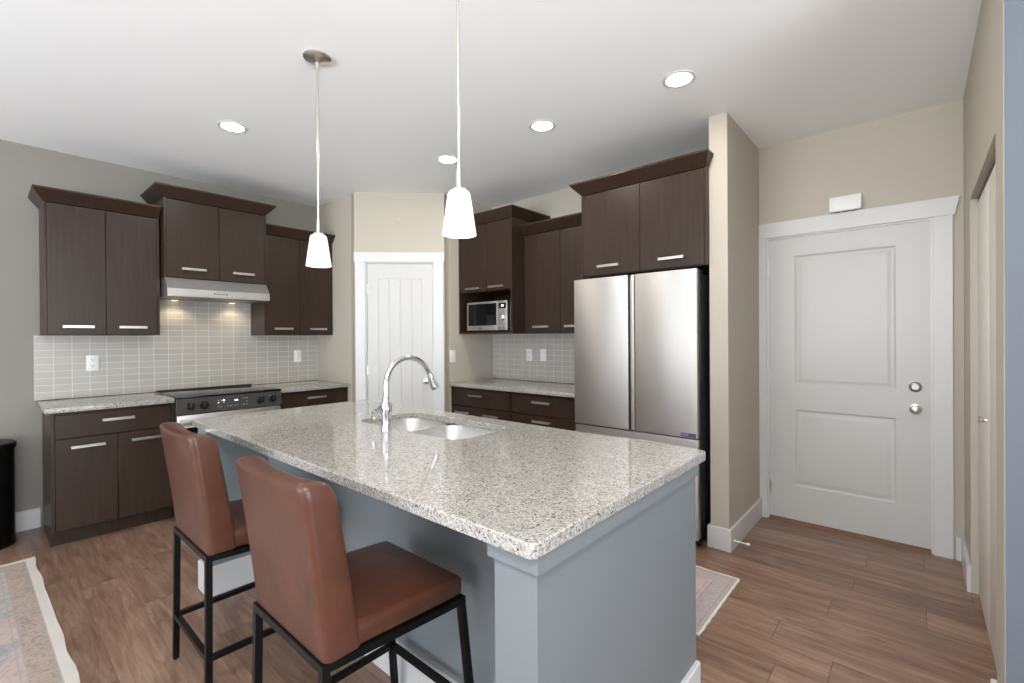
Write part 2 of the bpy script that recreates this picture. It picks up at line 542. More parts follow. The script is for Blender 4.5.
def window(n, ax, c, a0, a1):
    b = new()
    k = 3
    for i in range(k + 1):
        p = a0 + (a1 - a0) * i / k
        q0, q1 = max(a0, p - 0.035), min(a1, p + 0.035)
        if ax == 0: box(b, c, c + 0.06, q0, q1, 0.08, 2.4)
        else: box(b, q0, q1, c, c + 0.06, 0.08, 2.4)
    for z0, z1 in ((0.08, 0.14), (2.34, 2.4)):
        if ax == 0: box(b, c, c + 0.06, a0, a1, z0, z1)
        else: box(b, a0, a1, c, c + 0.06, z0, z1)
    w = struct('window_%d' % n, b, M_TRIM)
    b = new()
    if ax == 0: box(b, c + 0.026, c + 0.032, a0 + 0.035, a1 - 0.035, 0.14, 2.34)
    else: box(b, a0 + 0.035, a1 - 0.035, c + 0.026, c + 0.032, 0.14, 2.34)
    obj('pane', b, M_PANE, w)


window(1, 0, XW - 0.01, -1.0, 4.2)
window(2, 1, YS - 0.01, -2.9, 1.3)

# ------------------------------------------------------------------ baseboards
BH = 0.14


def baseboard(name, pts, th=0.016, h=BH):
    """pts: polyline on the floor along the wall face; board stands to its right side"""
    bm = new()
    P = [Vector((*p, 0)) for p in pts]
    N = []
    for i in range(len(P)):
        ds = []
        if i > 0: ds.append((P[i] - P[i - 1]).normalized())
        if i < len(P) - 1: ds.append((P[i + 1] - P[i]).normalized())
        ns = [Vector((d.y, -d.x, 0)) for d in ds]
        nn = sum(ns, Vector()); nn = nn / max(1e-6, nn.length)
        k = 1 / max(0.3, nn.dot(ns[0]))
        N.append(nn * k)
    R = []
    for p, n in zip(P, N):
        prof = [(0.0005, 0), (th, 0), (th, h - 0.004), (th - 0.004, h), (0.0005, h)]
        R.append([bm.verts.new(p + n * a + Vector((0, 0, z))) for a, z in prof])
    for a, c in zip(R, R[1:]):
        for i in range(5):
            bm.faces.new((a[i], c[i], c[(i + 1) % 5], a[(i + 1) % 5]))
    bm.faces.new(R[0]); bm.faces.new(R[-1][::-1])
    return struct(name, bm, M_TRIM)


baseboard('baseboard_left', [(XW, YR), (0.286, YR)])
baseboard('baseboard_fridge_side', [(CX + 0.02, CY1), (CX, CY1), (CX, CY0), (XD - 0.018, CY0)])
baseboard('baseboard_entry', [(XD, -0.166), (XD, YC), (3.40, YC)])
baseboard('baseboard_right', [(2.33, YC), (XG - 0.004, YC), (XG - 0.004, YS)])

# ------------------------------------------------------------------ doors and casings
def panel_slab(bm, w, h, t, panels, depth=0.009, ring=0.028, raised=True):
    """door slab, local x 0..w, front at y=0 facing -y, back at y=t; panels = (x0,x1,z0,z1)"""
    xs = sorted({0, w, *[p[0] for p in panels], *[p[1] for p in panels]})
    zs = sorted({0, h, *[p[2] for p in panels], *[p[3] for p in panels]})
    def quad(x0, x1, z0, z1, y):
        return [bm.verts.new((x, y, z)) for x, z in ((x0, z0), (x1, z0), (x1, z1), (x0, z1))]
    for i in range(len(xs) - 1):
        for j in range(len(zs) - 1):
            cx, cz = (xs[i] + xs[i + 1]) / 2, (zs[j] + zs[j + 1]) / 2
            if any(p[0] < cx < p[1] and p[2] < cz < p[3] for p in panels): continue
            bm.faces.new(quad(xs[i], xs[i + 1], zs[j], zs[j + 1], 0))
    for p in panels:
        steps = [(0, 0), (ring * 0.35, depth), (ring * 0.55, depth)]
        if raised: steps += [(ring, depth * 0.25), (ring * 1.4, depth * 0.1)]
        prev = None
        for off, dep in steps:
            q = quad(p[0] + off, p[1] - off, p[2] + off, p[3] - off, dep)
            if prev:
                for k in range(4):
                    bm.faces.new((prev[k], prev[(k + 1) % 4], q[(k + 1) % 4], q[k]))
            prev = q
        bm.faces.new(prev)
    bk = quad(0, w, 0, h, t); bm.faces.new(bk[::-1])
    fr = quad(0, w, 0, h, 0)
    for k in range(4):
        bm.faces.new((fr[k], bk[k], bk[(k + 1) % 4], fr[(k + 1) % 4]))
    bmesh.ops.remove_doubles(bm, verts=bm.verts[:], dist=1e-5)


def placed(o, loc, rz):
    o.location = loc; o.rotation_euler = (0, 0, rz)
    return o


def hinge(parent, x, z):
    b = new()
    lathe(b, [(0.007, z - 0.045), (0.007, z + 0.045)], (x, -0.006, 0), 2, 12)
    box(b, x - 0.012, x + 0.012, -0.003, 0.001, z - 0.043, z + 0.043)
    return obj('hinge', b, M_NICKEL, parent)


def knob(parent, x, z, y=0.0, name='door_knob', s=1.0, m=None):
    b = new()
    lathe(b, [(0.031 * s, 0), (0.031 * s, -0.006 * s), (0.012 * s, -0.012 * s), (0.011 * s, -0.03 * s), (0.022 * s, -0.038 * s), (0.027 * s, -0.05 * s), (0.024 * s, -0.062 * s), (0.010 * s, -0.068 * s)], (x, y, z), 1, 24)
    return obj(name, b, m or M_NICKEL, parent)


# pantry door (door_1) in the diagonal wall; local +x runs along the diagonal, -y faces the room
ANG = math.atan2(YQ - YP, XQ - XP)
ux, uy = math.cos(ANG), math.sin(ANG)
def diag(u, dep=0.0):   # dep>0 into the room
    return (XP + ux * u + uy * dep, YP + uy * u - ux * dep, 0)
PWD = 0.615
b = new(); panel_slab(b, PWD, 2.045, 0.035, [(0.100, 0.198, 0.24, 1.90), (0.206, 0.304, 0.24, 1.90), (0.312, 0.410, 0.24, 1.90), (0.418, PWD - 0.100, 0.24, 1.90)], 0.0035, 0.012, False)
d1 = placed(struct('door_1', b, M_DOOR), (*diag(dmid - PWD / 2, -0.012)[:2], 0.02), ANG)
hinge(d1, 0.0, 1.80); hinge(d1, 0.0, 1.02); hinge(d1, 0.0, 0.22)
knob(d1, PWD - 0.06, 0.915)
b = new(); bar(b, (-0.03, -0.012, 1.838), (0.035, -0.012, 1.838), 0.008); lathe(b, [(0.006, -0.03), (0.006, -0.01)], (0.03, 0, 1.838), 1, 10)
obj('hinge_door_stop', b, M_NICKEL, d1)


def casing(name, loc, rz, w, h, cw, hw, over_l, over_r, jam, slant=False, head_t=0.02):
    """local x 0..w is the clear opening; casing on both sides and a head board"""
    b = new()
    box(b, -cw, 0, -0.016, -0.0005, 0, h, 0.002); box(b, w, w + cw, -0.016, -0.0005, 0, h, 0.002)
    ins = 0.022 if slant else 0
    prism(b, [(-cw - over_l + 0, h), (w + cw + over_r - ins, h), (w + cw + over_r, h + hw), (-cw - over_l, h + hw)], 1, -head_t, -0.0005)
    # jambs inside the opening
    box(b, -0.0, 0.012, -0.0005, jam, 0, h - 0.012); box(b, w - 0.012, w, -0.0005, jam, 0, h - 0.012)
    box(b, 0, w, -0.0005, jam, h - 0.012, h)
    return placed(struct(name, b, M_TRIM, smooth=False), loc, rz)


casing('trim_1', (*diag(dmid - 0.325)[:2], 0), ANG, 0.65, 2.078, 0.092, 0.092, 0.011, 0.011, 0.099)

# entry door (door_2): faces -X ; local +x -> -Y
EW, EH = 0.893, 2.032
RZ = -PI / 2
b = new()
panel_slab(b, EW, EH, 0.044, [(0.165, 0.727, 0.245, 0.795), (0.165, 0.727, 0.970, 1.90)], 0.010, 0.034)
d2 = placed(struct('door_2', b, M_DOOR), (XD + 0.012, 0.836, 0.022), RZ)
for z in (0.215, 1.02, 1.82): hinge(d2, 0.0, z)
knob(d2, 0.820, 0.862)
b = new(); lathe(b, [(0.032, 0), (0.032, -0.008), (0.026, -0.014), (0.020, -0.016), (0.018, -0.013), (0.006, -0.013)], (0.820, 0, 1.0), 1, 28)
box(b, 0.817, 0.823, -0.022, -0.012, 0.988, 1.012)
obj('deadbolt', b, mat('satin_nickel', (0.42, 0.41, 0.39), 0.42, 1.0), d2)
b = new(); box(b, EW - 0.001, EW + 0.004, -0.006, 0.02, 0.83, 0.90, 0.001); obj('latch_plate', b, M_NICKEL, d2)
casing('trim_2', (XD, 0.848, 0), RZ, 0.916, 2.066, 0.088, 0.108, -0.041, 0.03, 0.115, slant=True)
b = new(); prism(b, [(-0.02, 0.001), (0.115, 0.001), (0.115, 0.018), (0.012, 0.018), (-0.004, 0.01)], 1, -0.916 + 0.013, -0.013)
M_THR = mat('threshold_brown', (0.22, 0.11, 0.06), 0.35)
o = struct('trim_3', b, M_THR); o.location = (XD, 0.848, 0)

# closet bifold door (door_3) : faces +Y into the passage
b = new()
for (xa, xb) in ((2.335, 2.852), (2.858, 3.366)):
    box(b, xa, xb, YC - 0.058, YC - 0.026, 0.015, 2.02, 0.003)
d3 = struct('door_3', b, M_DOORC)
b = new(); lathe(b, [(0.008, 0), (0.006, 0.010), (0.014, 0.016), (0.016, 0.024), (0.010, 0.030)], (2.95, YC - 0.026, 0.965), 1, 20)
obj('door_knob', b, M_NICKEL, d3)
b = new(); box(b, 2.332, 3.398, YC - 0.06, YC - 0.03, 2.028, 2.049); obj('door_track', b, M_BLACKP, d3)

# small chime box above the entry door
t = thing('door_chime', 'white plastic chime box on the wall above the entry door', 'door chime', (XD - 0.0005, 0.367, 2.182))
b = new(); box(b, -0.045, 0, -0.088, 0.088, 0, 0.098, 0.004); obj('cover', b, M_PLASTIC, t)
M_VENT = mat('vent_grey', (0.35, 0.35, 0.33), 0.5)
for k in (-0.045, 0.0, 0.045):
    b = new(); box(b, -0.044, -0.008, k - 0.016, k + 0.016, -0.005, 0.001, 0.001); obj('vent', b, M_VENT, t)
# door stop on baseboard of the stub wall
t = thing('door_stop', 'thin white spring door stop on the baseboard of the wall beside the fridge', 'door stop', (CX + 0.05, CY0 - 0.017, 0.055))
b = new(); lathe(b, [(0.010, 0), (0.010, -0.006), (0.0045, -0.008), (0.0045, -0.07)], ax=1, seg=14); obj('spring', b, M_PLASTIC, t)
b = new(); lathe(b, [(0.0045, -0.07), (0.008, -0.072), (0.008, -0.085), (0.006, -0.09)], ax=1, seg=14); obj('tip', b, M_PLASTIC, t)
# nail above the pantry door
b = new(); lathe(b, [(0.002, 0.0), (0.002, -0.012), (0.006, -0.013), (0.006, -0.016)], ax=1, seg=10)
o = obj('nail', b, M_NICKEL); o.location = (*diag(dmid + 0.0, 0.0005)[:2], 2.49); o.rotation_euler = (0, 0, ANG)
o['label'] = 'tiny nail in the wall above the pantry door'; o['category'] = 'nail'

# ------------------------------------------------------------------ backsplash
b = new(); box(b, 0.262, XP - 0.001, YR - 0.009, YR - 0.0003, 0.916, 1.383); box(b, 0.948, 1.708, YR - 0.009, YR - 0.0003, 1.383, 1.70)
o = struct('backsplash_left', b, m_tile('glazed_tile_range_wall', 0, 0.262, 0.918), smooth=False)
b = new(); box(b, XF - 0.009, XF - 0.0003, 1.99, YQ - 0.001, 0.916, 1.383)
o = struct('backsplash_back', b, m_tile('glazed_tile_fridge_wall', 1, YQ - 0.9, 0.918), smooth=False)


def plate(name, label, loc, rz, kind, group=None):
    t = thing(name, label, 'outlet' if kind == 'outlet' else 'light switch', loc, rz, group)
    b = new(); box(b, -0.037, 0.037, -0.007, 0, -0.060, 0.060, 0.003); obj('plate', b, M_PLASTIC, t)
    if kind == 'outlet':
        for s in (-1, 1):
            b = new(); box(b, -0.017, 0.017, -0.0085, -0.006, s * 0.024 - 0.015, s * 0.024 + 0.015, 0.004)
            r = obj('receptacle', b, M_PLASTIC, t)
            b = new()
            for q in (-0.007, 0.007): box(b, q - 0.0015, q + 0.0015, -0.0092, -0.008, s * 0.024 - 0.001, s * 0.024 + 0.008)
            lathe(b, [(0.003, -0.0092), (0.003, -0.008)], (0, 0, s * 0.024 - 0.008), 1, 10)
            obj('slot', b, M_SLOT, r)
    else:
        b = new(); box(b, -0.017, 0.017, -0.0095, -0.006, -0.034, 0.034, 0.002); obj('rocker', b, M_PLASTIC, t)
    return t


plate('wall_outlet', 'white double outlet on the tiles left of the range', (0.575, YR - 0.0095, 1.172), 0, 'outlet')
plate('light_switch', 'white rocker switch on the tiles to the right of the range', (2.145, YR - 0.0095, 1.173), 0, 'switch')
plate('light_switch', 'white switch plate on the painted wall beside the pantry door', (3.058, YQ - 0.0005, 1.17), 0, 'switch')
plate('wall_outlet', 'white outlet on the tiles under the microwave cabinet, the farther from the fridge', (XF - 0.0095, 2.946, 1.172), -PI / 2, 'outlet')
plate('light_switch', 'white rocker switch on the tiles nearer the fridge', (XF - 0.0095, 2.77, 1.174), -PI / 2, 'switch')

# ------------------------------------------------------------------ cabinets
def handle(parent, x, z, y, L=0.165, label=None):
    b = new()
    box(b, x - L / 2, x + L / 2, y - 0.032, y - 0.022, z - 0.0095, z + 0.0095, 0.0012, 1)
    for s in (-1, 1):
        box(b, x + s * (L / 2 - 0.008) - 0.005, x + s * (L / 2 - 0.008) + 0.005, y - 0.023, y + 0.0005, z - 0.006, z + 0.006)
    return obj('handle', b, M_NICKEL, parent)


def front(name, parent, x0, x1, z0, z1, y, hx=None, hz=None, hl=0.165):
    b = new(); box(b, x0 + 0.0015, x1 - 0.0015, y, y + 0.019, z0 + 0.0015, z1 - 0.0015, 0.0015, 1)
    d = obj(name, b, M_CAB, parent)
    if hx is not None: handle(d, hx, hz, y, hl)
    return d


def crown(parent, w, dep, z0, z1, fl, fr, ff=0.065):
    """flared crown board around the front (and the open ends) of a cabinet top"""
    b = new()
    A = [(0, 0), (w, 0), (w, -dep), (0, -dep)]
    B = [(-fl, 0), (w + fr, 0), (w + fr, -dep - ff), (-fl, -dep - ff)]
    va = [b.verts.new((x, y, z0)) for x, y in A]
    vb = [b.verts.new((x, y, z1 - 0.012)) for x, y in B]
    vc = [b.verts.new((x, y, z1)) for x, y in B]
    b.faces.new(va)
    for P_, Q_ in ((va, vb), (vb, vc)):
        for k in range(4): b.faces.new((P_[k], P_[(k + 1) % 4], Q_[(k + 1) % 4], Q_[k]))
    b.faces.new(vc[::-1])
    return obj('crown_moulding', b, M_CAB, parent, smooth=False)


def wall_cab(label, loc, rz, w, dep, z0, zt, doors, crown_h, fl, fr, hz=0.058, fill=0.014, handles=None, zd0=None, hl=0.165):
    t = thing('wall_cabinet', label, 'cabinet', (loc[0], loc[1], z0), rz, None)
    zt -= z0; b = new()
    if zd0 is None:
        box(b, 0, w, -dep + 0.021, -0.001, 0, zt)
        obj('body', b, M_CAB, t, smooth=False); zb = 0.0
    else:
        zb = zd0 - z0; th = 0.018
        box(b, 0, th, -dep, -0.001, 0, zt); box(b, w - th, w, -dep, -0.001, 0, zt)
        box(b, th, w - th, -dep, -0.001, 0, th)
        box(b, th, w - th, -dep + 0.021, -0.001, zb, zt)
        box(b, th, w - th, -0.012, -0.001, th, zb)
        obj('body', b, M_CAB, t, smooth=False)
    if zd0 is None:
        
        for xa in (0, w - fill):
            b = new(); box(b, xa, xa + fill, -dep, -dep + 0.0205, 0, zt); obj('end_stile', b, M_CAB, t, smooth=False)
    else: fill = 0.018
    n = len(doors) - 1
    for i in range(n):
        x0, x1 = doors[i], doors[i + 1]
        hx = handles[i] if handles else (x0 + x1) / 2
        front('door', t, max(x0, fill), min(x1, w - fill), zb + 0.004, zt - 0.004, -dep, hx, zb + hz, hl)
    crown(t, w, dep, zt, zt + crown_h, fl, fr)
    return t


DU = 0.33
wall_cab('dark brown two-door wall cabinet at the far left end of the range wall', (0.293, YR), 0, 0.640, DU, 1.385, 2.295, [0, 0.322, 0.640], 0.085, 0.055, 0.0, handles=[0.172, 0.474])
wall_cab('shorter raised dark brown wall cabinet directly above the range hood', (0.945, YR), 0, 0.745, 0.42, 1.832, 2.448, [0, 0.376, 0.745], 0.088, 0.065, 0.065, hz=0.075, handles=[0.193, 0.557])
wall_cab('dark brown wall cabinet to the right of the hood, behind the pendant lamp', (1.706, YR), 0, 0.652, DU, 1.385, 2.300, [0, 0.323, 0.652], 0.085, 0.0, 0.0, handles=[0.165, 0.495])
wall_cab('dark brown wall cabinet holding the microwave in an open niche', (XF, YQ - 0.003), -PI / 2, 0.701, 0.50, 1.385, 2.428, [0, 0.380, 0.701], 0.088, 0.0, 0.065, hz=0.035, handles=[0.210, 0.515], zd0=1.785, hl=0.185)
wall_cab('dark brown two-door wall cabinet between the microwave cabinet and the fridge', (XF, 2.744), -PI / 2, 0.79, DU, 1.385, 2.285, [0, 0.404, 0.79], 0.088, 0.0, 0.0, handles=[0.203, 0.55], hl=0.175)
wall_cab('large dark brown two-door cabinet above the refrigerator', (XF, 1.940), -PI / 2, 0.931, 0.61, 1.803, 2.425, [0, 0.476, 0.931], 0.085, 0.065, 0.03, hz=0.065, handles=[0.236, 0.706], hl=0.175)


def base_cab(label, loc, rz, w, layout, dep=0.61, hl=0.172):
    t = thing('base_cabinet', label, 'cabinet', loc, rz)
    b = new()
    prism(b, [(-0.001, 0.0), (-dep + 0.075, 0.0), (-dep + 0.075, 0.1), (-dep + 0.021, 0.1), (-dep + 0.021, 0.878), (-0.001, 0.878)], 0, 0, w)
    obj('body', b, M_CAB, t, smooth=False)
    for xa in (0, w - 0.016):
        b = new(); box(b, xa, xa + 0.016, -dep, -dep + 0.0205, 0.1, 0.878); obj('end_stile', b, M_CAB, t, smooth=False)
    for kind, x0, x1, z0, z1, hx, hz in layout:
        front(kind, t, x0, x1, z0, z1, -dep, hx, hz, hl)
    return t


base_cab('dark brown base cabinet left of the range, drawer over two doors', (0.300, YR, 0), 0, 0.655,
         [('drawer', 0.018, 0.637, 0.708, 0.862, 0.335, 0.806), ('door', 0.018, 0.332, 0.108, 0.702, 0.178, 0.646), ('door', 0.332, 0.637, 0.108, 0.702, 0.492, 0.646)])
base_cab('dark brown base cabinet in the corner right of the range', (1.713, YR, 0), 0, 0.646,
         [('drawer', 0.018, 0.63, 0.708, 0.862, 0.33, 0.812), ('door', 0.018, 0.325, 0.108, 0.702, 0.178, 0.646), ('door', 0.325, 0.63, 0.108, 0.702, 0.47, 0.646)])
base_cab('dark brown base cabinet beside the pantry, wide drawer over two doors', (XF, YQ - 0.003, 0), -PI / 2, 0.772,
         [('drawer', 0.018, 0.77, 0.702, 0.862, 0.357, 0.808), ('door', 0.018, 0.385, 0.108, 0.696, 0.172, 0.638), ('door', 0.385, 0.77, 0.108, 0.696, 0.547, 0.638)], hl=0.185)
base_cab('dark brown bank of drawers next to the refrigerator', (XF, 2.672, 0), -PI / 2, 0.672,
         [('drawer', 0.004, 0.656, 0.702, 0.862, 0.343, 0.811), ('drawer', 0.004, 0.656, 0.41, 0.696, 0.343, 0.652), ('drawer', 0.004, 0.656, 0.108, 0.404, 0.343, 0.36)], hl=0.18)


def counter(label, x0, x1, y0, y1, z0=0.880, z1=0.915):
    b = new(); box(b, x0, x1, y0, y1, z0, z1, 0.004, 2)
    o = obj('countertop', b, M_GRAN); o['label'] = label; o['category'] = 'countertop'
    return o


counter('speckled granite countertop on the base cabinet left of the range', 0.270, 0.953, YR - 0.645, YR - 0.0095)
counter('speckled granite countertop in the corner right of the range', 1.712, XP - 0.002, YR - 0.645, YR - 0.0095)
counter('speckled granite countertop along the fridge wall under the microwave', XF - 0.640, XF - 0.0095, 1.992, YQ - 0.002)

# ------------------------------------------------------------------ range
t = thing('range', 'slide-in range with black cooktop and front knobs between the left wall counters', 'stove', (0.9575, YR - 0.012, 0))
RW = 0.75
b = new(); box(b, 0.003, RW - 0.003, -0.61, 0, 0.03, 0.905); obj('body', b, M_BLACKP, t, smooth=False)
b = new(); box(b, 0, RW, -0.66, -0.004, 0.905, 0.921, 0.003); obj('cooktop', b, M_GLASSB, t)
b = new(); box(b, 0.01, RW - 0.01, -0.024, -0.006, 0.9212, 0.9255, 0.001); obj('rear_vent_trim', b, M_PANEL, t)
b = new(); prism(b, [(-0.6105, 0.787), (-0.668, 0.787), (-0.655, 0.905), (-0.6105, 0.905)], 0, 0.0, RW); cp = obj('control_panel', b, M_PANEL, t, smooth=False, bevel=0.003)
b = new()
for xx in (0, 0.0):
    pass
prism(b, [(-0.6625, 0.803), (-0.6645, 0.803), (-0.6555, 0.889), (-0.6535, 0.889)], 0, 0.262, 0.428); ds = obj('display', b, M_GLASSB, cp, smooth=False)


def on_panel(x, z, w, h, name, m, dd=0.0006):
    b = new(); yy = -0.668 + (z - 0.787) / 0.118 * 0.013 - 0.0022
    prism(b, [(yy - dd + 0.0002, z - h / 2), (yy - dd - 0.0006 + 0.0002, z - h / 2), (yy - dd - 0.0006 + h * 0.11, z + h / 2), (yy - dd + h * 0.11, z + h / 2)], 0, x - w / 2, x + w / 2)
    return obj(name, b, m, cp, smooth=False)


for x, z, w, h, m in ((0.272, 0.868, 0.008, 0.010, M_LEGEND), (0.272, 0.852, 0.010, 0.006, M_DISP), (0.292, 0.868, 0.012, 0.012, M_LEGEND), (0.310, 0.868, 0.012, 0.012, M_DISP), (0.310, 0.852, 0.012, 0.010, M_LEGEND),
                      (0.272, 0.822, 0.012, 0.006, M_LEGEND), (0.292, 0.822, 0.010, 0.006, M_LEGEND), (0.340, 0.822, 0.012, 0.006, M_LEGEND), (0.362, 0.822, 0.012, 0.006, M_LEGEND),
                      (0.392, 0.862, 0.012, 0.010, M_DISP), (0.406, 0.862, 0.012, 0.010, M_DISP), (0.385, 0.822, 0.012, 0.005, M_LEGEND), (0.404, 0.822, 0.012, 0.005, M_LEGEND),
                      (0.452, 0.822, 0.014, 0.006, M_LEGEND), (0.475, 0.822, 0.014, 0.006, M_LEGEND), (0.475, 0.872, 0.012, 0.008, M_LEGEND), (0.452, 0.872, 0.01, 0.006, M_LEGEND), (0.475, 0.845, 0.012, 0.006, M_LEGEND)):
    on_panel(x, z, w, h, 'indicator', m)
M_KNOB = mat('knob_black', (0.006, 0.006, 0.006), 0.22)
for kx in (0.085, 0.175, 0.578, 0.672):
    b = new()
    lathe(b, [(0.031, 0.002), (0.031, -0.006), (0.026, -0.010), (0.025, -0.030), (0.022, -0.034), (0.0, -0.034)], (0, 0, 0), 1, 28, cap=False)
    box(b, -0.007, 0.007, -0.046, -0.030, -0.026, 0.026, 0.002)
    k = obj('knob', b, M_KNOB, t); k.location = (kx, -0.662, 0.846); k.rotation_euler = (math.radians(-6), 0, 0)
b = new(); box(b, 0.004, RW - 0.004, -0.655, -0.6105, 0.19, 0.780, 0.003); dr = obj('oven_door', b, M_STEELX, t)
b = new(); box(b, 0.012, RW - 0.012, -0.659, -0.6555, 0.215, 0.685, 0.001, 1); obj('oven_window', b, M_GLASSB, dr)
b = new(); box(b, 0.012, RW - 0.012, -0.718, -0.690, 0.715, 0.752, 0.006, 3)
for s in (0.05, RW - 0.05): box(b, s - 0.012, s + 0.012, -0.695, -0.654, 0.720, 0.747)
obj('oven_handle', b, M_STEELX, dr)
b = new(); box(b, 0.004, RW - 0.004, -0.650, -0.6105, 0.045, 0.182, 0.003); obj('storage_drawer', b, M_STEELX, t)
for fx in (0.06, RW - 0.06):
    for fy in (-0.55, -0.06):
        b = new(); lathe(b, [(0.02, 0.0), (0.02, 0.03)], (fx, fy, 0), 2, 12); obj('foot', b, M_BLACKP, t)

# ------------------------------------------------------------------ hood
t = thing('range_hood', 'stainless steel under-cabinet range hood over the stove', 'range hood', (0.947, YR - 0.010, 1.683))
HW = 0.741
b = new()
prism(b, [(0, 0.0), (-0.487, 0.0), (-0.487, 0.060), (-0.415, 0.1475), (0, 0.1475)], 0, 0, HW)
obj('canopy', b, M_STEELX, t, smooth=False, bevel=0.0015)
M_FILT = mat('hood_filter', (0.25, 0.24, 0.22), 0.4, 0.8); tt = NT(M_FILT)
cc = tt.coord((1, 1, 1)); vv = tt.n('ShaderNodeSeparateXYZ'); tt.l(cc, vv.inputs[0])
s1 = tt.math('GREATER_THAN', tt.math('FRACT', tt.math('MULTIPLY', vv.outputs[0], 42.0)), 0.35)
s2 = tt.math('GREATER_THAN', tt.math('FRACT', tt.math('MULTIPLY', vv.outputs[1], 16.0)), 0.3)
tt.l(tt.mix(tt.math('MULTIPLY', s1, s2), (0.42, 0.40, 0.37), (0.02, 0.018, 0.016)), tt.b.inputs['Base Color'])
for k in range(3):
    x0 = 0.03 + k * 0.229
    b = new(); box(b, x0, x0 + 0.222, -0.46, -0.06, -0.0045, -0.0003)
    obj('grease_filter', b, M_FILT, t, smooth=False)
for k in range(5):
    b = new(); lathe(b, [(0.006, -0.4905), (0.006, -0.486)], (0.315 + k * 0.022, 0, 0.033), 1, 10); obj('button', b, M_PANEL, t)
M_HOODL = mat('hood_lamp_glow', (1, 0.9, 0.7), 0.5, emit=(1, 0.82, 0.55), es=3.0)
for x in (0.15, 0.59):
    b = new(); lathe(b, [(0.024, -0.004), (0.024, -0.0003)], (x, -0.035, 0), 2, 20); obj('lamp', b, M_HOODL, t)
for x in (0.947 + 0.15, 0.947 + 0.59):
    l = bpy.data.lights.new('hood_light', 'SPOT'); l.energy = 2.5; l.spot_size = math.radians(140); l.spot_blend = 0.6; l.color = (1, 0.80, 0.55); l.shadow_soft_size = 0.03
    lo = bpy.data.objects.new('hood_light', l); COL.objects.link(lo); lo.location = (x, YR - 0.10, 1.675)

# ------------------------------------------------------------------ microwave + tray
t = thing('microwave', 'stainless steel microwave in the open niche of the wall cabinet', 'microwave', (3.16, 3.345, 1.4045), -PI / 2)
MW, MH = 0.530, 0.285
b = new(); box(b, 0, MW, 0.02, 0.38, 0.012, MH, 0.004); obj('body', b, M_DARKSIDE, t)
for fx in (0.05, MW - 0.05):
    for fy in (0.06, 0.33):
        b = new(); lathe(b, [(0.012, 0), (0.012, 0.0125)], (fx, fy, 0), 2, 12); obj('foot', b, M_BLACKP, t)
b = new(); box(b, 0, 0.408, 0.0, 0.0205, 0.012, MH, 0.003); dd = obj('door', b, M_STEELX, t)
b = new(); box(b, 0.022, 0.398, -0.003, 0.001, 0.058, MH - 0.020, 0.001, 1); obj('window', b, M_GLASSB, dd)
b = new(); box(b, 0.165, 0.20, -0.001, 0.001, 0.030, 0.040); obj('logo', b, M_PANEL, dd)
b = new(); box(b, 0.410, MW, 0.0, 0.0205, 0.012, MH, 0.003); cp2 = obj('control_panel', b, M_STEELX, t)
b = new(); box(b, 0.425, MW - 0.014, -0.002, 0.001, MH - 0.072, MH - 0.022, 0.001, 1); dp = obj('display', b, M_GLASSB, cp2)
for q in (0.462, 0.476):
    b = new(); box(b, q, q + 0.010, -0.003, -0.0018, MH - 0.056, MH - 0.038); obj('digit', b, M_DISP, dp)
b = new(); lathe(b, [(0.026, 0.001), (0.026, -0.004), (0.021, -0.008), (0.020, -0.026), (0.016, -0.028)], (0.472, 0, 0.125), 1, 28); obj('dial', b, M_NICKEL, cp2)
for r in range(3):
    for c in range(2):
        b = new(); box(b, 0.428 + c * 0.045, 0.464 + c * 0.045, -0.0015, 0.001, 0.166 + r * 0.013, 0.175 + r * 0.013, 0.001, 1); obj('button', b, M_NICKEL, cp2)
for c in range(3):
    b = new(); box(b, 0.425 + c * 0.031, 0.449 + c * 0.031, -0.0015, 0.001, 0.045, 0.056, 0.001, 1); obj('button', b, M_NICKEL, cp2)
t = thing('baking_tray', 'thin metal tray standing on edge to the right of the microwave', 'tray', (3.17, 2.779, 1.4035), -PI / 2)
b = new(); box(b, 0, 0.009, 0.0, 0.32, 0, 0.29, 0.002); obj('sheet', b, M_STEEL, t)
b = new(); tube(b, [(0.0045, 0.0, 0.0045), (0.0045, -0.004, 0.02), (0.0045, -0.004, 0.27), (0.0045, 0.0, 0.286)], 0.0055, 10); obj('rim', b, M_STEEL, t)

# ------------------------------------------------------------------ refrigerator
t = thing('refrigerator', 'stainless steel french-door refrigerator under the large cabinet', 'refrigerator', (2.971, 1.968, 0), -PI / 2)
FW = 0.918
b = new(); box(b, 0.004, FW - 0.004, 0.075, 0.655, 0.03, 1.752, 0.003); obj('body', b, M_DARKSIDE, t)
b = new(); box(b, 0.02, FW - 0.02, 0.055, 0.0755, 0.035, 1.745); obj('gasket', b, M_GROUT, t, smooth=False)
zs, zt_ = 0.700, 1.778
b = new(); box(b, 0, 0.446, 0.0, 0.058, zs, zt_, 0.005)
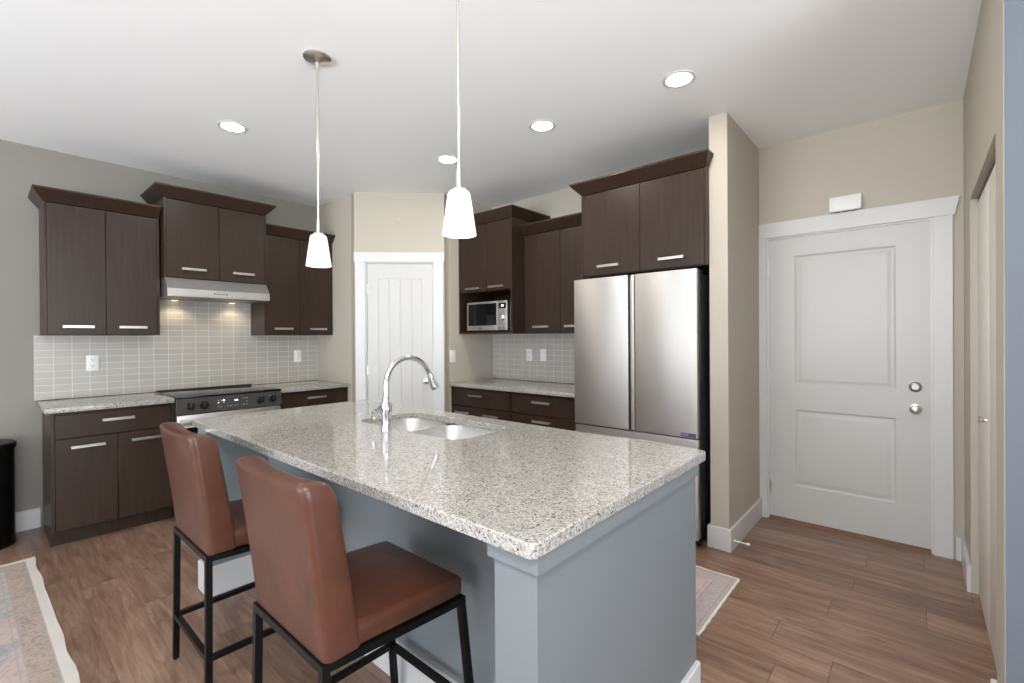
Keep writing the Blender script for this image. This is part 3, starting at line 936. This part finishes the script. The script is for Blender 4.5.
# cut-back hand grip on the meeting edge
ld = obj('left_door', b, M_STEEL, t)
b = new(); box(b, 0.4485, 0.458, 0.016, 0.058, zs + 0.002, zt_ - 0.03, 0.001, 1); obj('grip_recess', b, M_BLACKP, ld)
b = new(); box(b, 0.4585, 0.487, 0.008, 0.058, zs, zt_, 0.003); obj('edge_trim', b, M_STEEL, ld)
b = new(); box(b, 0.496, FW, 0.0, 0.058, zs, zt_, 0.005); rd = obj('right_door', b, M_STEEL, t)
b = new(); box(b, FW - 0.104, FW - 0.008, -0.0012, 0.0005, zs + 0.006, zs + 0.030); bd = obj('badge', b, M_BADGE, rd, smooth=False)
b = new()
for q in range(4): box(b, FW - 0.098 + q * 0.0115, FW - 0.091 + q * 0.0115, -0.0018, -0.001, zs + 0.012, zs + 0.024)
obj('badge_print', b, mat('badge_print', (0.35, 0.3, 0.5), 0.4), bd, smooth=False)
b = new(); box(b, 0.0, FW, 0.0, 0.058, 0.055, 0.640, 0.005); fz = obj('freezer_drawer', b, M_STEEL, t)
b = new(); box(b, 0.0, FW, 0.014, 0.058, 0.6405, 0.690, 0.003); obj('grip_lip', b, M_STEEL, fz)
for q in (0.0, FW - 0.09):
    b = new(); box(b, q + 0.003, q + 0.087, 0.03, 0.13, 1.7525, 1.775, 0.003); obj('hinge_cover', b, M_DARKSIDE, t)
for fx in (0.06, FW - 0.06):
    for fy in (0.12, 0.58):
        b = new(); lathe(b, [(0.02, 0.0), (0.02, 0.031)], (fx, fy, 0), 2, 12); obj('foot', b, M_BLACKP, t)
b = new(); box(b, 0.01, FW - 0.01, 0.06, 0.0745, 0.008, 0.052); obj('toe_grille', b, M_BLACKP, t, smooth=False)

# ------------------------------------------------------------------ island
IX0, IX1, IY0, IY1 = 0.757, 1.815, 0.606, 2.975
t = thing('kitchen_island', 'blue-grey painted island base with white baseboards under the large granite top', 'island', (0, 0, 0))
PX0, PX1 = 0.790, 1.735      # posts / body
NY0, NY1 = 0.622, 0.748      # near end wall
FY0, FY1 = 2.805, 2.930      # far end wall
BX = 1.085                   # recessed long panel
ZT = 0.8785
b = new()
box(b, PX0, PX1, NY0, NY1, 0, ZT)
obj('end_panel', b, M_ISLAND, t, smooth=False, world=True)
b = new(); box(b, PX0, PX1, FY0, FY1, 0, ZT)
obj('end_panel', b, M_ISLAND, t, smooth=False, world=True)
b = new(); box(b, BX, BX + 0.02, NY1, FY0, 0, ZT); obj('long_panel', b, M_ISLAND, t, smooth=False, world=True)
for ya, yb in ((NY1, 1.40), (2.30, FY0)):
    b = new(); box(b, BX + 0.02, PX1 - 0.02, ya, yb, 0.1, ZT); obj('carcass', b, M_CAB, t, smooth=False, world=True)
for k, (ya, yb) in enumerate(((NY1 + 0.003, 1.275), (1.279, 1.785), (1.789, 2.295), (2.299, FY0 - 0.003))):
    b = new(); box(b, PX1 - 0.0195, PX1, ya, yb, 0.108, 0.865, 0.0015, 1); d_ = obj('door', b, M_CAB, t, world=True)
    b = new(); ym = (ya + yb) / 2
    box(b, PX1 + 0.022, PX1 + 0.032, ym - 0.085, ym + 0.085, 0.79, 0.809, 0.001, 1)
    for s in (-0.077, 0.077): box(b, PX1 - 0.0005, PX1 + 0.023, ym + s - 0.005, ym + s + 0.005, 0.794, 0.806)
    obj('handle', b, M_NICKEL, d_, world=True)
# capping board under the counter around both end walls
CT = 0.012
for bxs in (((PX0 - CT, PX0 - 0.0003, NY0 - CT, NY1 + CT), (PX0 - 0.0003, PX1, NY0 - CT, NY0 - 0.0003), (PX0 - 0.0003, BX, NY1 + 0.0003, NY1 + CT)),
            ((PX0 - CT, PX0 - 0.0003, FY0 - CT, FY1 + CT), (PX0 - 0.0003, BX, FY0 - CT, FY0 - 0.0003), (PX0 - 0.0003, PX1, FY1 + 0.0003, FY1 + CT))):
    b = new()
    for q in bxs: box(b, *q, 0.838, ZT)
    bmesh.ops.remove_doubles(b, verts=b.verts[:], dist=1e-5)
    obj('cap_board', b, M_ISLAND, t, smooth=False, world=True)


def ibb(pts, th=0.016):
    bm = new()
    P = [Vector((*p, 0)) for p in pts]; R = []
    for i, p in enumerate(P):
        ds = []
        if i > 0: ds.append((P[i] - P[i - 1]).normalized())
        if i < len(P) - 1: ds.append((P[i + 1] - P[i]).normalized())
        ns = [Vector((d.y, -d.x, 0)) for d in ds]; nn = sum(ns, Vector()).normalized(); nn = nn / max(0.3, nn.dot(ns[0]))
        R.append([bm.verts.new(p + nn * a + Vector((0, 0, z))) for a, z in ((0.0005, 0), (th, 0), (th, 0.147), (th - 0.004, 0.152), (0.0005, 0.152))])
    for a, c in zip(R, R[1:]):
        for i in range(5): bm.faces.new((a[i], c[i], c[(i + 1) % 5], a[(i + 1) % 5]))
    bm.faces.new(R[0]); bm.faces.new(R[-1][::-1])
    return obj('baseboard', bm, M_TRIM, t, world=True, label='white baseboard')


ibb([(PX1, FY1), (PX0, FY1)][::-1] if False else [(PX1, FY1), (PX0, FY1), (PX0, FY0), (BX, FY0), (BX, NY1), (PX0, NY1), (PX0, NY0), (PX1, NY0)])

# granite top with the sink cut-out
SX0, SX1, SY0, SY1 = 1.316, 1.697, 1.468, 2.262


def edge_loop(bm, pts, z):
    vs = [bm.verts.new((x, y, z)) for x, y in pts]
    es = [bm.edges.new((vs[i], vs[(i + 1) % len(vs)])) for i in range(len(vs))]
    return vs, es


b = new()
outer = rrect(IX0, IX1, IY0, IY1, 0.018, 5)
inner = rrect(SX0, SX1, SY0, SY1, 0.085, 10)
Z0, Z1, BV = 0.880, 0.9125, 0.004


def inset(pts, d):   # shrink/grow a loop along its normals
    n = len(pts); out = []
    for i in range(n):
        a = Vector(pts[i - 1]); c = Vector(pts[(i + 1) % n]); t_ = (c - a).normalized()
        out.append((pts[i][0] - t_.y * d, pts[i][1] + t_.x * d))
    return out


ot, oe = edge_loop(b, inset(outer, BV), Z1); it_, ie = edge_loop(b, inset(inner, -0.003), Z1)
bmesh.ops.triangle_fill(b, use_beauty=True, use_dissolve=False, edges=oe + ie)
om, _ = edge_loop(b, outer, Z1 - BV); im, _ = edge_loop(b, inner, Z1 - 0.003)
ob, obe = edge_loop(b, outer, Z0); ib, ibe = edge_loop(b, inner, Z0)
bmesh.ops.triangle_fill(b, use_beauty=True, use_dissolve=False, edges=obe + ibe)
for A_, B_ in ((ot, om), (om, ob), (it_, im), (im, ib)):
    for i in range(len(A_)):
        b.faces.new((A_[i], A_[(i + 1) % len(A_)], B_[(i + 1) % len(A_)], B_[i]))
o = obj('countertop', b, M_GRAN); o['label'] = 'large speckled granite island top with a sink cut into it'; o['category'] = 'countertop'

# sink
t = thing('kitchen_sink', 'stainless steel double-bowl sink set under the island granite', 'sink', ((SX0 + SX1) / 2, (SY0 + SY1) / 2, 0.66))


def bowl(name, x0, x1, y0, y1, r, depth):
    bm = new()
    cx, cy = (x0 + x1) / 2, (y0 + y1) / 2
    def loop(sc_in, z, rr):
        return [bm.verts.new((x, y, z)) for x, y in rrect(x0 + sc_in, x1 - sc_in, y0 + sc_in, y1 - sc_in, rr, 8)]
    zt0 = 0.879
    ls = [loop(-0.014, zt0, r + 0.012), loop(0.0, zt0, r), loop(0.004, zt0 - 0.008, r), loop(0.012, zt0 - depth + 0.045, r - 0.006), loop(0.022, zt0 - depth + 0.015, r - 0.012), loop(0.045, zt0 - depth, r - 0.02)]
    for A_, B_ in zip(ls, ls[1:]):
        for i in range(len(A_)): bm.faces.new((A_[i], A_[(i + 1) % len(A_)], B_[(i + 1) % len(A_)], B_[i]))
    bm.faces.new(ls[-1])
    o = obj(name, bm, M_SINK, t, world=True)
    s = o.modifiers.new('solid', 'SOLIDIFY'); s.thickness = 0.0015; s.offset = -1
    b2 = new(); lathe(b2, [(0.045, zt0 - depth + 0.001), (0.043, zt0 - depth + 0.004), (0.030, zt0 - depth + 0.003), (0.012, zt0 - depth + 0.006)], (cx, cy, 0), 2, 24)
    obj('drain', b2, M_CHROME, o, world=True)


SD = 1.915
bowl('bowl', SX0 + 0.004, SX1 - 0.004, SD + 0.012, SY1 - 0.004, 0.082, 0.205)
bowl('bowl', SX0 + 0.004, SX1 - 0.004, SY0 + 0.004, SD - 0.012, 0.082, 0.205)

# faucet
FX, FYc = 1.262, 1.892
t = thing('kitchen_faucet', 'chrome gooseneck pull-down faucet beside the island sink', 'faucet', (FX, FYc, 0.9128))
b = new()
lathe(b, [(0.027, 0), (0.027, 0.004), (0.0235, 0.010), (0.0235, 0.065), (0.0265, 0.090), (0.0262, 0.115), (0.0185, 0.150), (0.0135, 0.162)], seg=32)
obj('body', b, M_CHROME, t)
b = new()
RA, RB, ZA = 0.124, 0.150, 0.214
pts = [(0, 0, 0.15), (0, 0, 0.18), (0, 0, ZA)]
pts += [(RA * (1 - math.cos(a)), 0, ZA + RA * math.sin(a)) for a in [PI / 2 * k / 12 for k in range(1, 13)]]
pts += [(RA + RB * math.sin(a), 0, ZA + RA - RB * (1 - math.cos(a))) for a in [math.radians(66) * k / 12 for k in range(1, 13)]]
e = Vector(pts[-1]); d_ = (Vector(pts[-1]) - Vector(pts[-2])).normalized()
tube(b, pts, 0.0125, 18); obj('spout', b, M_CHROME, t)
b = new()
p0 = e - d_ * 0.002
tube(b, [p0, p0 + d_ * 0.01, p0 + d_ * 0.02, p0 + d_ * 0.045, p0 + d_ * 0.083, p0 + d_ * 0.086], [0.0135, 0.0155, 0.0165, 0.019, 0.0235, 0.021], 22)
sh = obj('spray_head', b, M_CHROME, t)
b = new(); tube(b, [p0 + d_ * 0.0855, p0 + d_ * 0.0875], [0.0185, 0.018], 18); obj('spray_face', b, M_BLACKP, sh)
b = new()
tube(b, [(-0.004, 0.014, 0.105), (-0.010, 0.028, 0.098), (-0.015, 0.040, 0.090), (-0.021, 0.052, 0.088), (-0.026, 0.062, 0.080), (-0.028, 0.066, 0.064), (-0.024, 0.060, 0.050)],
     [0.021, 0.018, 0.013, 0.011, 0.0105, 0.009, 0.007], 16)
obj('lever', b, M_CHROME, t)

# ------------------------------------------------------------------ stools
def make_stool(label, loc):
    t = thing('counter_stool', label, 'stool', loc, 0, 'counter stools at the island')
    HWd = 0.215
    # local: x forward (to the island), origin under the rear edge centre
    # seat cushion: subdivided box with rounded edges and a soft crown
    b = new()
    box(b, 0.03, 0.458, -HWd + 0.004, HWd - 0.004, 0.5605, 0.623, 0.018, 4)
    bmesh.ops.subdivide_edges(b, edges=[e_ for e_ in b.edges if e_.calc_length() > 0.2], cuts=7, use_grid_fill=True)
    for v in b.verts:
        x, y = (v.co.x - 0.24) / 0.21, v.co.y / HWd
        k = max(0, 1 - x * x) * max(0, 1 - y * y)
        if v.co.z > 0.60: v.co.z += 0.014 * k
        v.co.z -= 0.052 * v.co.x
        if v.co.x > 0.42: v.co.y *= 0.985
    seat = obj('seat', b, M_LEATHER, t)
    # piping seam round the cushion
    # backrest: lofted cross-sections, thick at the base, curved at the top
    b = new()
    rings = []
    zb, zt = 0.562, 1.008
    SS = [k / 14 * 0.88 for k in range(15)] + [0.88 + 0.12 * math.sin(PI / 2 * k / 12) for k in range(1, 13)]
    for s in SS:
        z = zb + (zt - zb) * s
        xr = 0.0 - 0.055 * s ** 1.15            # rear face leans back
        th = 0.100 - 0.014 * s
        hw = HWd + 0.002
        dz = zt - z                              # top rounding: tight at the rear, generous in front
        rf, rb_ = 0.050, 0.016
        kf = rf - math.sqrt(max(0, rf * rf - (rf - dz) ** 2)) if dz < rf else 0
        kb = rb_ - math.sqrt(max(0, rb_ * rb_ - (rb_ - dz) ** 2)) if dz < rb_ else 0
        x0, x1 = xr + kb, xr + th - kf
        hw2 = hw - kb * 1.2 - (kf * 0.25)
        crv = 0.012 * s                          # centre dips back slightly
        ring = []
        cr = min(0.020, (x1 - x0) * 0.45)
        prof = rrect(x0, x1, -hw2, hw2, cr, 5)
        # add points along long sides for curvature
        full = []
        for k in range(len(prof)):
            a = prof[k]; c = prof[(k + 1) % len(prof)]
            full.append(a)
            L = math.hypot(a[0] - c[0], a[1] - c[1])
            if L > 0.2:
                for m_ in range(1, 8): full.append((a[0] + (c[0] - a[0]) * m_ / 8, a[1] + (c[1] - a[1]) * m_ / 8))
        for (x, y) in full:
            w = (1 - (y / hw) ** 2)
            zz = z
            if s > 0.75: zz = z - 0.012 * (s - 0.75) / 0.25 * w   # top line dips at the middle
            ring.append(b.verts.new((x - crv * w, y, zz)))
        rings.append(ring)
    for A_, B_ in zip(rings, rings[1:]):
        for i in range(len(A_)): b.faces.new((A_[i], A_[(i + 1) % len(A_)], B_[(i + 1) % len(A_)], B_[i]))
    b.faces.new(rings[0][::-1]); b.faces.new(rings[-1])
    obj('backrest', b, M_LEATHER, t)
    # frame under the seat
    zf = 0.549; w_ = 0.022
    b = new()
    fx1 = 0.450; zf2 = zf - 0.024; yy = HWd - 0.012
    bar(b, (0.004, -yy - 0.011, zf), (0.004, yy + 0.011, zf), w_); bar(b, (fx1, -yy - 0.011, zf2), (fx1, yy + 0.011, zf2), w_)
    bar(b, (0.015, -yy, zf), (fx1 - 0.011, -yy, zf2), w_); bar(b, (0.015, yy, zf), (fx1 - 0.011, yy, zf2), w_)
    obj('seat_frame', b, M_BLACK, t, smooth=False, bevel=0.0015)
    legs = {}
    for (s, fr) in ((-1, 0), (1, 0), (-1, 1), (1, 1)):
        top = Vector((0.004 if not fr else fx1, s * yy, (zf2 if fr else zf) - 0.011))
        bot = Vector((-0.002 if not fr else 0.496, s * (yy + (0.010 if not fr else 0.018)), 0.006))
        b = new(); bar(b, top, bot, w_, w_, side=(0, 1, 0))
        lg = obj('leg', b, M_BLACK, t, smooth=False, bevel=0.0015)
        b = new(); lathe(b, [(0.009, 0.0), (0.009, 0.0065)], (bot.x, bot.y, 0), 2, 12); obj('foot_cap', b, M_BLACKP, lg)
        legs[(s, fr)] = (top, bot)
    def at(k, z):
        a, c = legs[k]; q = (z - a.z) / (c.z - a.z); return a + (c - a) * q
    zs_ = 0.188
    pr = [((-1, 0), (1, 0)), ((-1, 1), (1, 1)), ((-1, 0), (-1, 1)), ((1, 0), (1, 1))]
    for k0, k1 in pr:
        a, c = at(k0, zs_), at(k1, zs_); dv = (c - a).normalized() * 0.0115
        b = new(); bar(b, a + dv, c - dv, 0.020, 0.020); obj('stretcher', b, M_BLACK, t, smooth=False, bevel=0.0015)
    return t


st = make_stool('brown leather counter stool nearest the camera, in front of the island corner post', (0.541, 1.288, 0))
st2 = copy_tree(st)
st2.location = (0.541, 2.152, 0); st2['label'] = 'brown leather counter stool farther along the island, nearer the range'

# ------------------------------------------------------------------ pendants
M_SHADE = mat('frosted_shade_glow', (0.9, 0.88, 0.82), 0.35, emit=(1.0, 0.94, 0.82), es=0.40)
M_BULB = mat('bulb_glow', (1, 0.9, 0.75), 0.4, emit=(1.0, 0.85, 0.62), es=40.0)


def pendant(label, x, y):
    t = thing('pendant_lamp', label, 'pendant lamp', (x, y, H), 0, 'pendant lamps over the island')
    b = new(); lathe(b, [(0.064, -0.0005), (0.066, -0.008), (0.058, -0.017), (0.030, -0.026), (0.012, -0.034), (0.009, -0.050), (0.009, -0.062)], seg=36); obj('canopy', b, M_NICKEL, t)
    zt = 1.862 - H; zb = 1.708 - H
    b = new(); lathe(b, [(0.0055, zt + 0.03), (0.0055, -0.06)], seg=14); obj('rod', b, M_NICKEL, t)
    b = new(); lathe(b, [(0.009, zt + 0.075), (0.011, zt + 0.035), (0.011, zt + 0.012), (0.024, zt + 0.008), (0.026, zt - 0.001)], seg=24); obj('socket_cap', b, M_NICKEL, t)
    b = new()
    lathe(b, [(0.022, zt), (0.034, zt - 0.003), (0.0395, zt - 0.012), (0.046, zt - 0.055), (0.0595, zb + 0.003), (0.0605, zb), (0.058, zb), (0.057, zb + 0.003), (0.0435, zt - 0.055), (0.037, zt - 0.014), (0.022, zt - 0.004)], seg=40, cap=False)
    obj('lamp_shade', b, M_SHADE, t)
    b = new(); lathe(b, [(0.010, zt - 0.002), (0.012, zt - 0.04), (0.026, zt - 0.075), (0.028, zt - 0.092), (0.020, zt - 0.112), (0.006, zt - 0.12)], seg=20); obj('bulb', b, M_BULB, t)
    return t


p1 = pendant('frosted white pendant lamp on a thin rod hanging nearer the range', 1.113, 2.242)
p2 = copy_tree(p1); p2.location = (1.113, 1.214, H); p2['label'] = 'frosted white pendant lamp over the near half of the island, its canopy out of frame'

# unseen opal globe added to light the passage, above and behind the camera
t = thing('fill_globe', 'opal globe added as fill light for the passage, out of frame', 'pendant lamp', (-0.15, 0.12, H))
b = new(); lathe(b, [(0.06, -0.0005), (0.06, -0.02), (0.01, -0.03)], seg=28); obj('canopy', b, M_NICKEL, t)
b = new(); lathe(b, [(0.006, -0.03), (0.006, -0.44)], seg=12); obj('rod', b, M_NICKEL, t)
b = new(); lathe(b, [(0.17 * math.sin(PI * k / 16), -0.60 + 0.17 * math.cos(PI * k / 16)) for k in range(1, 16)], seg=32)
obj('globe', b, mat('fill_globe_glow', (0.9, 0.9, 0.9), 0.4, emit=(1.0, 0.965, 0.93), es=FILL_GLOBE), t)

# recessed ceiling lights
M_POT = mat('recessed_light_glow', (1, 1, 1), 0.5, emit=(1.0, 0.93, 0.82), es=POT)


def pot(label, x, y):
    t = thing('recessed_light', label, 'ceiling light', (x, y, H), 0, 'recessed ceiling lights')
    b = new(); lathe(b, [(0.086, -0.0005), (0.086, -0.004), (0.078, -0.006), (0.066, -0.003), (0.066, -0.0005)], seg=36, cap=False); obj('trim_ring', b, M_TRIM, t)
    b = new(); lathe(b, [(0.0655, -0.0008), (0.0655, -0.0028)], seg=32); obj('lens', b, M_POT, t)
    return t


q = pot('round recessed ceiling light above the left counter and stove', 1.108, 3.396)
for lab, x, y in (('small round recessed ceiling light just beside the near pendant lamp rod', 2.424, 2.774),
                  ('round recessed ceiling light between the pendant lamp and the fridge cabinet', 2.46, 1.869),
                  ('round recessed ceiling light nearest the entry, in front of the fridge cabinet', 2.512, 0.977)):
    r = copy_tree(q); r.location = (x, y, H); r['label'] = lab

# ------------------------------------------------------------------ rugs
def rug(name, label, x0, x1, y0, y1, pal, z=0.007, wave=0.006):
    cx, cy = (x0 + x1) / 2, (y0 + y1) / 2; hx, hy = (x1 - x0) / 2, (y1 - y0) / 2
    bm = new(); NX, NY = 30, 40
    def pt(i, j, zz):
        x = -hx + 2 * hx * i / NX; y = -hy + 2 * hy * j / NY
        if i in (0, NX): x += wave * math.sin(j * 1.3) * (0.5 + 0.5 * math.sin(j * 0.37))
        if j in (0, NY): y += wave * 0.6 * math.sin(i * 1.7)
        return bm.verts.new((x, y, zz))
    top = [[pt(i, j, z) for j in range(NY + 1)] for i in range(NX + 1)]
    bot = [[pt(i, j, 0.0005) for j in range(NY + 1)] for i in range(NX + 1)]
    for i in range(NX):
        for j in range(NY):
            bm.faces.new((top[i][j], top[i + 1][j], top[i + 1][j + 1], top[i][j + 1]))
            bm.faces.new((bot[i][j], bot[i][j + 1], bot[i + 1][j + 1], bot[i + 1][j]))
    for i in range(NX):
        for j in (0, NY): bm.faces.new((top[i][j], top[i + 1][j], bot[i + 1][j], bot[i][j]))
    for j in range(NY):
        for i in (0, NX): bm.faces.new((top[i][j], top[i][j + 1], bot[i][j + 1], bot[i][j]))
    o = obj(name, bm, m_rug(hx, hy, pal)); o.location = (cx, cy, 0)
    o['label'] = label; o['category'] = 'rug'
    return o


rug('area_rug', 'large faded ivory, grey and blush patterned rug with a pale edge, lower left', -2.188, 0.252, 0.926, 4.106,
    dict(field=[(0.32, (0.24, 0.23, 0.23)), (0.44, (0.34, 0.345, 0.37)), (0.54, (0.50, 0.385, 0.33)), (0.66, (0.33, 0.33, 0.36))], mot=(0.50, 0.43, 0.38),
         line=(0.17, 0.155, 0.16), border=(0.44, 0.35, 0.295), edge=(0.60, 0.565, 0.52), guard=(0.36, 0.32, 0.30), w=(0.042, 0.054, 0.128)))
bpy.data.objects['area_rug'].rotation_euler = (0, 0, math.radians(1.25))
rug('runner_rug', 'faded pink and grey patterned runner on the floor between island and fridge', 2.12, 2.752, 0.745, 2.45,
    dict(field=[(0.3, (0.50, 0.33, 0.32)), (0.5, (0.60, 0.47, 0.44)), (0.7, (0.44, 0.40, 0.42))], mot=(0.66, 0.55, 0.52),
         line=(0.34, 0.31, 0.35), border=(0.50, 0.43, 0.42), edge=(0.78, 0.74, 0.70), guard=(0.32, 0.31, 0.34), w=(0.012, 0.03, 0.11)), wave=0.002)

# ------------------------------------------------------------------ trash can
t = thing('trash_can', 'black round metal trash can at the left edge beside the wall', 'trash can', (-0.012, 4.590, 0))
b = new(); lathe(b, [(0.165, 0.0), (0.172, 0.006), (0.172, 0.03), (0.168, 0.034), (0.168, 0.635)], seg=48); obj('body', b, M_BLACK, t)
b = new(); lathe(b, [(0.176, 0.6355), (0.178, 0.640), (0.178, 0.668), (0.170, 0.676), (0.06, 0.686), (0.0, 0.688)], seg=48, cap=False); obj('lid', b, M_BLACK, t)
